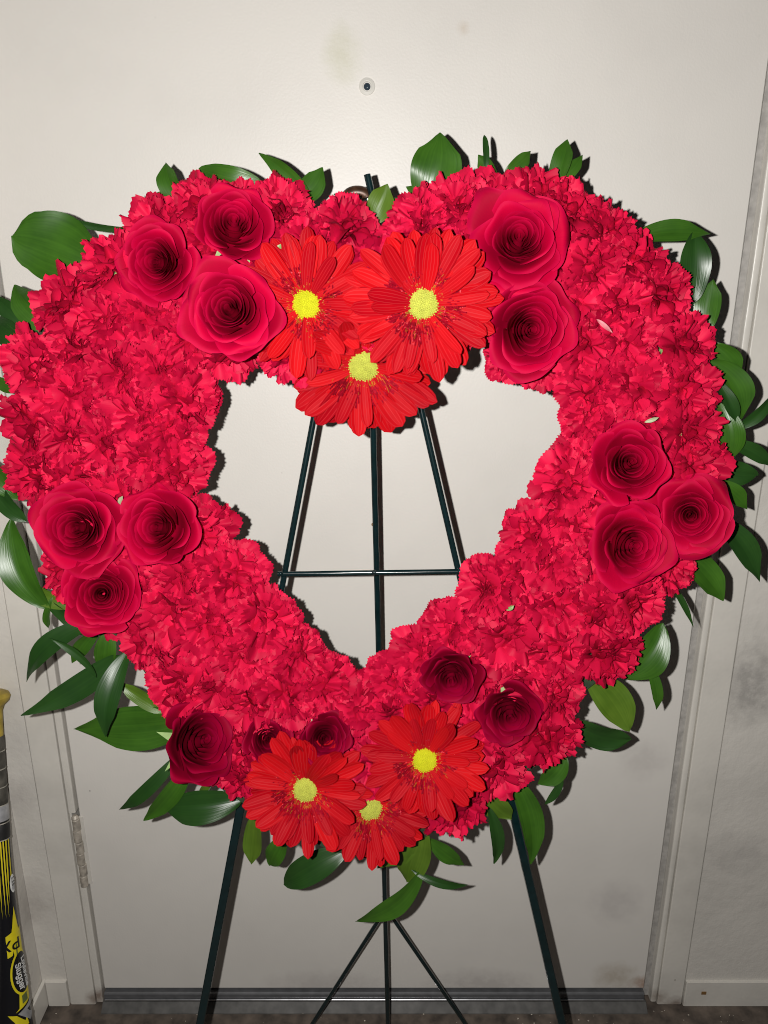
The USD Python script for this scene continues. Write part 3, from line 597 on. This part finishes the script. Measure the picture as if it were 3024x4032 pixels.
# ------------------------------------------------------------------ gerberas
def gerbera(px, py, h, look, Lmm, rise, rise_dir, rise_amp, pale, seed, label, gaps=()):
    r = random.Random(seed)
    c = PP(px, py, h)
    v = unit(CAM - c)
    kv = 0.4 if py < 1200 else 0.85
    N = unit((1 - kv) * PN + kv * v + look[0] * PX + look[1] * PY)
    X = unit(PX - N * PX.dot(N)); Y = np.cross(N, X)
    M = np.eye(4); M[0, :3], M[1, :3], M[2, :3], M[3, :3] = X, Y, N, c
    g = thing('gerbera', label, 'gerbera', 'red gerberas with yellow centres', matrix=Gf.Matrix4d(*M.ravel().tolist()))
    nu, nv = 9, 14
    s = np.linspace(-1, 1, nu); t = np.linspace(0, 1, nv) ** 0.75
    for row, (n, lf, z0, lift) in enumerate(((21, 1.0, -0.004, -7), (20, 0.97, -0.001, 2), (13, 0.80, 0.002, 9))):
        for j in range(n):
            ph = (j + 0.5 * row + r.uniform(-0.22, 0.22)) / n * 2 * math.pi
            d = math.degrees(ph)
            up = math.cos(ph - math.radians(rise_dir))
            el = math.radians(lift + rise + (0.45 if row == 2 else 1.0) * rise_amp * max(0, up) ** 1.5 - 0.35 * rise_amp * max(0, -up) + r.uniform(-9, 9))
            L = Lmm * 0.001 * lf * r.uniform(0.9, 1.06)
            w = 0.0077 * r.uniform(0.85, 1.12) * (Lmm / 62) * (1.0 if row < 2 else 0.8)
            prof = (0.34 + 0.66 * np.sin(np.minimum(t / 0.62, 1) * math.pi / 2) ** 1.2) * np.sqrt(np.maximum(0.0, 1 - np.maximum(0, (t - 0.70) / 0.30) ** 2.4))
            prof = np.maximum(prof / prof.max(), 0.05)
            bend, tw = r.uniform(-0.20, 0.42), r.uniform(-0.40, 0.40)
            side = r.uniform(-0.12, 0.12)
            P = []
            for k, tt in enumerate(t):
                x = s * w * prof[k]
                chan = 0.30 * w * np.abs(s) ** 2 + 0.07 * w * np.cos(s * math.pi * 2.5)
                e = el + 0.10 - bend * tt
                ln, nn = L * tt * math.cos(e), L * tt * math.sin(e)
                P.append(np.stack([0.006 + ln + 0 * s, x + side * L * tt ** 2, z0 + nn + chan * prof[k] + tw * x * tt], -1))
            P = np.vstack(P)
            co, si = math.cos(ph), math.sin(ph)
            Q = np.stack([P[:, 0] * co - P[:, 1] * si, P[:, 0] * si + P[:, 1] * co, P[:, 2]], -1)
            obj('petal', (Q, grid_faces(nu, nv)), 'gerbera_red', g, smooth=True, uv=np.stack([np.tile((s + 1) / 2, nv), np.repeat(t, nu)], -1))
    def spikes(n, r0, r1, ln, wd, lean, zz):
        V, F = [], []
        for k in range(n):
            a, rr = r.uniform(0, 6.283), r.uniform(r0, r1)
            d = np.array([math.cos(a), math.sin(a), 0]); tn = np.array([-d[1], d[0], 0])
            ax = unit(d * (lean + r.uniform(-0.35, 0.35)) + np.array([0, 0, 1.0]) + tn * r.uniform(-0.3, 0.3))
            b = d * rr + np.array([0, 0, zz]); e = b + ax * ln * r.uniform(0.7, 1.25)
            q = np.cross(ax, tn)
            o = len(V)
            V += [b + tn * wd, b - tn * wd * 0.5 + q * wd, b - tn * wd * 0.5 - q * wd, e + tn * wd * 0.8, e - tn * wd * 0.4 + q * wd * 0.8, e - tn * wd * 0.4 - q * wd * 0.8]
            F += [(o, o + 1, o + 4), (o, o + 4, o + 3), (o + 1, o + 2, o + 5), (o + 1, o + 5, o + 4), (o + 2, o, o + 3), (o + 2, o + 3, o + 5), (o + 3, o + 4, o + 5)]
        return trimesh.Trimesh(np.array(V), np.array(F), process=False)
    f = Lmm / 62.0 * 1.28
    tag(obj('ray_florets', spikes(520, 0.0120 * f, 0.0230 * f, 0.0070 * f, 0.00085, 0.85, 0.002), 'floret_red', g, smooth=False), kind='stuff')
    tips = []
    for k in range(150):
        a, rr = r.uniform(0, 6.283), r.uniform(0.0150, 0.0275) * f
        b = trimesh.creation.icosphere(subdivisions=0, radius=0.00075 * r.uniform(0.7, 1.2)); b.apply_translation((rr * math.cos(a), rr * math.sin(a), 0.0052 + 0.05 * (rr / f - 0.015) + r.uniform(-0.0008, 0.0012))); tips.append(b)
    tag(obj('floret_tips', trimesh.util.concatenate(tips), 'floret_tip', g, smooth=False), kind='stuff')
    tag(obj('stamens', spikes(90, 0.0108 * f, 0.0130 * f, 0.0040 * f, 0.00045, 0.45, 0.003), 'floret_gold', g, smooth=False), kind='stuff')
    tag(obj('stamens', spikes(28, 0.0135 * f, 0.0195 * f, 0.0075 * f, 0.00035, 0.6, 0.003), 'floret_gold', g, smooth=False), kind='stuff')
    # the disc: a low dome of packed buds on a spiral
    dm = [trimesh.creation.revolve(np.array([(0.0, 0.0062 * f), (0.004 * f, 0.0060 * f), (0.0085 * f, 0.0045 * f), (0.0112 * f, 0.001 * f), (0.0115 * f, -0.004)]), sections=30)]
    for k in range(190):
        rr = 0.0112 * f * math.sqrt((k + 0.5) / 190); a = k * 2.39996
        b = trimesh.creation.icosphere(subdivisions=0, radius=0.00072 * f * r.uniform(0.8, 1.2)); b.apply_translation((rr * math.cos(a), rr * math.sin(a), 0.0066 * f * (1 - (rr / (0.0135 * f)) ** 2.4) + r.uniform(-0.0002, 0.0003))); dm.append(b)
    obj('disc', trimesh.util.concatenate(dm), 'disc_pale_yellow' if pale else 'disc_yellow', g, smooth=40)
    return g
gerbera(785, 788, 0.064, (0.02, -0.30), 71, 3, 90, 4, True, 21, 'lower red gerbera of the top three, half covered, hanging over the hole')
gerbera(662, 658, 0.090, (-0.05, 0.06), 60, 6, 80, 10, False, 22, 'red gerbera with bright yellow centre, upper left of the top three')
gerbera(914, 656, 0.116, (0.02, -0.02), 63, 3, 100, 8, True, 23, 'broad red gerbera at the upper right of the top three')
gerbera(800, 1742, 0.070, (0.0, -0.16), 62, 3, 90, 4, True, 24, 'small red gerbera mostly hidden between the two at the bottom point')
gerbera(661, 1702, 0.088, (-0.06, -0.20), 63, 6, 70, 34, True, 25, 'red gerbera left of the bottom point with raised upper petals')
gerbera(918, 1640, 0.094, (-0.06, -0.12), 60, 4, 80, 12, False, 26, 'broad red gerbera right of the bottom point')

# ------------------------------------------------------------------ carnations
EDGE = [(750, 482, 76), (606, 448, 74), (515, 425, 62), (428, 432, 62), (328, 478, 76), (232, 562, 76), (140, 645, 78), (62, 795, 84), (60, 920, 80), (76, 1035, 76), (118, 1120, 66), (135, 1235, 66), (210, 1330, 60), (312, 1390, 76), (380, 1482, 76), (518, 1682, 74), (985, 1756, 70), (1076, 1668, 74), (1186, 1604, 74), (1212, 1508, 72), (1314, 1424, 72), (1374, 1308, 74), (1452, 1222, 60),
        (1502, 1010, 72), (1506, 930, 74), (1486, 842, 74), (1490, 735, 78), (1432, 630, 78), (1380, 552, 74), (1318, 490, 72), (1242, 446, 72), (1166, 410, 66), (1062, 418, 72), (985, 434, 74), (902, 474, 74), (868, 508, 56),
        (606, 772, 64), (492, 778, 66), (408, 858, 74), (378, 945, 68), (392, 1022, 70), (446, 1148, 70), (506, 1242, 70), (582, 1345, 72), (650, 1412, 70), (704, 1482, 68), (776, 1512, 66), (852, 1468, 64), (900, 1420, 66), (966, 1358, 68), (1042, 1272, 72), (1136, 1158, 74), (1222, 1034, 76), (1268, 902, 76), (1270, 842, 70), (1172, 796, 66), (1096, 776, 56)]
blockers = [(p[0], p[1], p[2] * 0.80) for p in ROSES] + [(660, 658, 95), (914, 654, 110), (785, 810, 110), (661, 1702, 95), (918, 1640, 100), (790, 1790, 125), (700, 1800, 90)]
pts = [(x, y) for x, y, _ in EDGE]
INPOLY = Polygon(OUT).difference(Polygon(INN)).buffer(-62)
cand = [(x, y) for x in range(20, 1640, 13) for y in range(360, 1860, 13) if INPOLY.contains(Point(x, y)) and all(math.hypot(x - a, y - b) > c for a, b, c in blockers)]
fill = []
cx = np.array(cand, float); dist = np.min(np.hypot(cx[:, None, 0] - np.array(pts)[None, :, 0], cx[:, None, 1] - np.array(pts)[None, :, 1]), axis=1)
while dist.max() > 74:
    k = int(dist.argmax()); fill.append((cx[k, 0], cx[k, 1], 74)); dist = np.minimum(dist, np.hypot(cx[:, 0] - cx[k, 0], cx[:, 1] - cx[k, 1]))
ALLC = [(x, y, r_, True) for x, y, r_ in EDGE] + [(x, y, r_, False) for x, y, r_ in fill]
ORD = ['', 'first', 'second', 'third', 'fourth', 'fifth', 'sixth', 'seventh', 'eighth', 'ninth', 'tenth', 'eleventh', 'twelfth', 'thirteenth', 'fourteenth', 'fifteenth', 'sixteenth', 'seventeenth', 'eighteenth', 'nineteenth', 'twentieth',
       'twenty-first', 'twenty-second', 'twenty-third', 'twenty-fourth', 'twenty-fifth', 'twenty-sixth', 'twenty-seventh', 'twenty-eighth', 'twenty-ninth', 'thirtieth']
rows = {}
for i, (x, y, r_, e) in enumerate(ALLC):
    side = 'left' if x < 805 else 'right'
    ring = lie(x, y)[2] if e else 'middle'
    ctr = (520, 1050) if side == 'left' else (1110, 1050)
    if ring == 'middle': ring = 'upper' if y < 1000 else 'lower'
    rows.setdefault((side, ring), []).append(i)
LAB = {}
for (side, ring), ids in rows.items():
    # walk each half of the heart from the top notch round to the bottom point
    def along(i):
        x, y = ALLC[i][0], ALLC[i][1]
        if ring == 'inner': return y + (0.001 * x)
        a = math.atan2(y - 1000, (x - 800) * (1 if side == 'right' else -1))
        return a
    for k, i in enumerate(sorted(ids, key=along)):
        where = {'outer': f'on the outer edge of the heart’s {side} half', 'inner': f'along the hole, {side} half', 'upper': f'mid band, upper {side} lobe', 'lower': f'mid band, lower {side} arm'}[ring].replace('’', "'")
        LAB[i] = f'red carnation {where}, {ORD[k + 1]} from the top notch'
r = random.Random(5)
for i, (x, y, rp, e) in enumerate(ALLC):
    inn, out, ring = lie(x, y)
    h = 0.030 + 0.034 * math.sqrt(1 - (1 - inn) ** 2) + r.uniform(-0.004, 0.004)
    near = min(math.hypot(x - a, y - b) / q for a, b, q in [(p[0], p[1], p[2]) for p in ROSES])
    h -= 0.030 * max(0.0, min(1.0, (1.25 - near) / 0.6))      # pressed down under the roses
    tl = math.radians((60 if e else 34) * (1 - inn) + r.uniform(-8, 8))
    N = PN * math.cos(tl) + out * math.sin(tl)
    N = unit(N + PX * r.uniform(-0.28, 0.28) + PY * r.uniform(-0.28, 0.28))
    c = PP(x, y, h)
    sc = rp * K / FOC * (c - CAM).dot(FW) / 0.0324 * r.uniform(0.92, 1.10)
    put('carnation', CK[(i * 3 + i // 7) % 7], c, N, 0.012, r.uniform(0, 6.28), sc, LAB[i], 'carnation', 'red carnations covering the heart')

# ------------------------------------------------------------------ leaves
def leaf(bx, by, tx, ty, w, label, bow=0.0, m='leaf_green', hb=0.016, ht=0.010, fold=0.22, roll=0.0, belly=0.5, tipp=1.0, arch=0.05):
    """one glossy pointed leaf from its base to its tip; w its width in the same picture units, bow its sideways curve"""
    k_ = random.Random(int(bx * 7 + ty * 13)); roll += k_.uniform(-0.38, 0.38); arch += k_.uniform(-0.07, 0.09); fold += k_.uniform(-0.08, 0.18)
    A, B = PP(bx, by, hb), PP(tx, ty, ht); A, B = A - (B - A) * (0.20 if abs(bx - tx) + abs(by - ty) > 45 else 0.0), A + (B - A) * 1.04
    L = np.linalg.norm(B - A); d = (B - A) / L
    wd = w * K / FOC * ((A + B) / 2 - CAM).dot(FW)
    n = unit(PN * 0.7 + unit(CAM - A) * 0.3); n = unit(n - d * d.dot(n)); sd = np.cross(d, n)
    n, sd = n * math.cos(roll) + sd * math.sin(roll), sd * math.cos(roll) - n * math.sin(roll)
    nu, nv = 11, 19
    s = np.linspace(-1, 1, nu); t = np.linspace(0, 1, nv)
    P = []
    for tt in t:
        e = math.log(0.5) / math.log(belly)
        x = tt ** e
        prof = (math.sin(math.pi * x) ** 0.60) * (1 - 0.50 * (max(0, x - 0.74) / 0.26) ** 0.8 * tipp)
        prof = max(prof, 0.02)
        hwid = wd / 2 * prof
        ctr = A + d * L * tt + sd * (bow * L * 4 * tt * (1 - tt)) + n * (arch * L * 4 * tt * (1 - tt))
        rip = 0.055 * wd * np.sin(3.0 * tt * math.pi + 1.3 * s + bx) * np.abs(s)
        P.append(ctr + sd * (s * hwid)[:, None] + n * (fold * np.abs(s) ** 1.3 * hwid + rip)[:, None])
    uv = np.stack([np.tile((s + 1) / 2, nv), np.repeat(t, nu)], -1)
    o = obj('leaf', (np.vstack(P), grid_faces(nu, nv)), m, smooth=True, uv=uv)
    tag(o, label, 'leaf', 'green leaves fringing the heart')
D, Y_ = 'leaf_dark', 'leaf_yellowish'
LEAVES = [
    (200, 578, 34, 512, 150, 'largest broad green leaf at the upper left edge of the heart', dict(bow=0.05, belly=0.56, tipp=-0.5, fold=0.10)),
    (266, 490, 113, 462, 16, 'thin leaf seen edge on above the largest upper left leaf', dict(m=D, bow=-0.06)),
    (108, 700, 34, 618, 66, 'pointed green leaf below the largest upper left leaf', dict(bow=-0.04)),
    (75, 725, -12, 638, 42, 'dark narrow leaf at the left picture edge, upper of a pair', dict(m=D)),
    (62, 745, -25, 688, 62, 'dark leaf at the left picture edge, lower of a pair', dict(m=D, bow=0.05)),
    (26, 842, -16, 818, 28, 'tip of a leaf at the left picture edge beside the carnations', dict()),
    (36, 1066, -16, 996, 52, 'leaf at the left picture edge above the two left roses', dict()),
    (46, 1112, -12, 1036, 46, 'leaf at the left edge just left of the bright open rose', dict(m=D, bow=-0.04)),
    (92, 1285, 28, 1122, 70, 'broad curved leaf left of the bright open rose, standing upright', dict(bow=-0.10, tipp=0.5)),
    (140, 1298, 15, 1229, 40, 'long leaf under the upright curved leaf at the left edge', dict(bow=-0.08, m=Y_)),
    (170, 1360, 91, 1290, 30, 'dark narrow leaf under the smaller ruffled left rose', dict(m=D, bow=0.06)),
    (112, 1300, 105, 1355, 20, 'tiny leaf hanging over the left casing', dict(belly=0.6)),
    (156, 1340, 120, 1290, 26, 'greyish leaf half hidden behind the smaller left rose', dict(m=D)),
    (190, 1362, 62, 1469, 46, 'dark pointed leaf, upper of the two long ones at left', dict(m=D, bow=0.10, hb=0.02, ht=0.02)),
    (205, 1372, 158, 1430, 34, 'small leaf between the long pointed leaves at left', dict(bow=0.06)),
    (192, 1450, 107, 1380, 18, 'thin curled dark leaf crossing the long leaf at left', dict(m=D, bow=0.10, hb=0.04, ht=0.055)),
    (226, 1436, 52, 1541, 54, 'longest pointed leaf at the lower left, tip over the casing', dict(m=D, bow=-0.05, hb=0.022, ht=0.03, belly=0.42)),
    (236, 1362, 226, 1440, 46, 'rounded leaf below the ruffled left rose beside the carnation', dict(tipp=0.2, belly=0.55)),
    (272, 1432, 230, 1586, 52, 'hanging dark leaf overlapping the big glossy leaf at lower left', dict(m=D, bow=0.06, hb=0.03, ht=0.05)),
    (400, 1550, 169, 1573, 104, 'big glossy light green leaf at the lower left', dict(bow=-0.05, fold=0.10, hb=0.014, ht=0.012, belly=0.52, arch=0.02)),
    (340, 1530, 258, 1476, 36, 'half hidden leaf above the big glossy leaf', dict(m=Y_)),
    (374, 1640, 262, 1745, 30, 'dark narrow leaf below the drooping dark rose', dict(m=D, bow=-0.05)),
    (396, 1668, 313, 1768, 44, 'pointed leaf under the drooping dark rose, middle of three', dict(bow=-0.04)),
    (500, 1728, 361, 1743, 70, 'broad dark leaf under the lower left carnation', dict(m=D, bow=-0.03, tipp=0.4)),
    (452, 1688, 432, 1714, 18, 'tiny leaf tip under the drooping dark rose', dict(m=Y_)),
    (552, 1770, 543, 1863, 46, 'yellowish leaf right of the left easel leg', dict(m=Y_, belly=0.55)),
    (612, 1815, 584, 1868, 44, 'short leaf beside the yellowish one under the lower left gerbera', dict(tipp=0.3)),
    (730, 1846, 617, 1908, 64, 'wide dark leaf under the lower left gerbera', dict(m=D, tipp=0.2, bow=0.04)),
    (884, 1792, 818, 1872, 66, 'leaf behind the hidden bottom gerbera', dict(m=Y_, bow=-0.05)),
    (912, 1800, 879, 1901, 68, 'wide light green leaf hanging at the bottom point', dict(m=Y_, hb=0.022, belly=0.55)),
    (890, 1898, 772, 1987, 50, 'lowest leaf, curving left across the middle easel leg', dict(bow=-0.10, hb=0.02, ht=0.02, tipp=0.3)),
    (908, 1884, 1006, 1910, 18, 'thin leaf pointing right at the bottom', dict(m=D, bow=0.06)),
    (938, 1820, 1000, 1867, 36, 'short leaf right of the bottom point under carnations', dict(bow=0.03)),
    (1058, 1722, 1103, 1768, 58, 'yellowish broad leaf left of the right easel leg', dict(m=Y_, bow=0.04)),
    (1056, 1762, 1066, 1862, 31, 'narrow hanging leaf left of the right easel leg', dict(m=D, bow=-0.06)),
    (1106, 1698, 1144, 1860, 52, 'long hanging leaf right of the right easel leg', dict(bow=-0.10, hb=0.008)),
    (1214, 1642, 1164, 1692, 44, 'leaf under the lower right carnations', dict(bow=-0.08)),
    (1210, 1688, 1178, 1736, 17, 'narrow bent leaf below the lower right carnations', dict(m=D, bow=-0.06, tipp=0.2)),
    (1418, 1366, 1346, 1462, 76, 'broad leaf on the lower right edge between two carnations', dict(bow=-0.10, tipp=0.3)),
    (1398, 1438, 1417, 1530, 24, 'narrow leaf hanging from the lower right edge', dict(bow=-0.07)),
    (1284, 1476, 1358, 1576, 76, 'light leaf overlapping a dark one at the lower right', dict(m=Y_, bow=-0.07, hb=0.024, ht=0.022, tipp=0.4)),
    (1262, 1566, 1360, 1596, 68, 'dark leaf under the light one at the lower right', dict(m=D, bow=0.10, tipp=0.2)),
    (1450, 1268, 1496, 1352, 14, 'very thin leaf over the right door edge', dict(m=D, bow=-0.04)),
    (1478, 1204, 1560, 1295, 62, 'pointed leaf below the right roses over the door edge', dict(bow=-0.06)),
    (1556, 1138, 1638, 1253, 54, 'long dark leaf below the pinkish rose on the right casing', dict(m=D, bow=-0.08)),
    (1556, 1050, 1612, 1098, 38, 'short leaf above the pinkish rose at the right edge', dict(bow=-0.07)),
    (1546, 1008, 1634, 1026, 54, 'rounded dark leaf at the right edge, lower of two', dict(m=D, tipp=0.2, bow=0.04)),
    (1588, 962, 1664, 1005, 34, 'greyish leaf at the right picture edge, upper of two', dict(m=D, bow=-0.06)),
    (1556, 890, 1566, 996, 52, 'green leaf tight against the right carnations', dict(bow=-0.14, tipp=0.3)),
    (1536, 800, 1596, 912, 72, 'broad bright leaf at the right edge above the greyish leaves', dict(bow=-0.12, hb=0.02)),
    (1592, 916, 1668, 846, 28, 'narrow leaf pointing up to the right picture edge', dict(m=D, bow=0.08)),
    (1556, 836, 1594, 914, 30, 'dark leaf half under the broad bright leaf at right', dict(m=D, hb=0.03, ht=0.026)),
    (1546, 752, 1596, 806, 44, 'leaf below the glossy tip on the right edge', dict(bow=-0.08)),
    (1530, 698, 1540, 607, 56, 'glossy pointed leaf on the upper right edge', dict(bow=-0.05)),
    (1496, 632, 1500, 504, 66, 'dark leaf folded down at the upper right', dict(m=D, bow=-0.02, tipp=0.1)),
    (1386, 516, 1530, 506, 48, 'leaf stretching right at the upper right lobe', dict(bow=-0.06)),
    (1196, 396, 1224, 304, 44, 'pointed leaf atop the right lobe, larger of a pair', dict(bow=0.05)),
    (1206, 392, 1257, 337, 28, 'small leaf atop the right lobe, right one of a pair', dict(bow=0.04)),
    (1100, 364, 1145, 328, 32, 'leaf tip peeking over the top of the right lobe', dict(bow=0.06)),
    (1048, 362, 1046, 294, 15, 'dark blunt leaf standing upright on the right lobe', dict(m=D, tipp=-0.5)),
    (1066, 372, 1034, 336, 32, 'small leaf tip left of the upright blunt leaf', dict(bow=-0.05)),
    (922, 420, 950, 292, 108, 'large dark green leaf at the top of the right lobe', dict(bow=0.08, belly=0.48, hb=0.012)),
    (920, 424, 878, 404, 23, 'small leaf beside the large one on the right lobe', dict()),
    (806, 472, 836, 400, 58, 'light leaf in front of the easel tip in the notch', dict(m=Y_, bow=0.03, hb=0.03, ht=0.03)),
    (884, 446, 838, 432, 22, 'dark leaf low in the notch right of the easel tip', dict(m=D)),
    (392, 432, 359, 354, 48, 'glossy pointed leaf on top of the left lobe', dict(bow=-0.08)),
    (392, 412, 318, 430, 46, 'dark leaf lying behind the glossy pointed one, left lobe', dict(bow=-0.16)),
    (544, 390, 434, 366, 54, 'broad leaf atop the left lobe above the topmost rose', dict(bow=-0.07, tipp=0.4)),
    (660, 428, 563, 334, 38, 'curved leaf with a long tip on the left lobe', dict(bow=0.07, belly=0.42)),
    (646, 430, 695, 364, 52, 'leaf with pointed tip right of the long tipped one', dict(bow=0.08)),
    (770, 428, 722, 420, 14, 'dark sliver of leaf left of the easel tip', dict(m=D)),
]
for bx, by, tx, ty, w, lab, kw in LEAVES:
    leaf(bx, by, tx, ty, w, lab, **kw)

plain('pale_pink', (0.50, 0.14, 0.16), 0.6, vary=0.3, scale=200)
for bx, by, tx, ty, w, lab, m, hb in [
    (258, 1090, 264, 1072, 11, 'pale green sepal tip between the two upper left side roses', 'pale_stem', 0.074),
    (598, 556, 606, 528, 16, 'pale green sepal between the topmost left rose and the gerbera', 'sepal_green', 0.085),
    (1392, 912, 1422, 902, 9, 'whitish sepal tip just above the topmost rose on the right side', 'pale_stem', 0.080),
    (1094, 1318, 1110, 1308, 10, 'small green sepal tip among the lower right carnations', 'sepal_green', 0.078),
    (1294, 694, 1322, 718, 10, 'pale torn petal scrap among the upper right carnations', 'pale_pink', 0.088)]:
    leaf(bx, by, tx, ty, w, lab, m=m, hb=hb, ht=hb + 0.002)
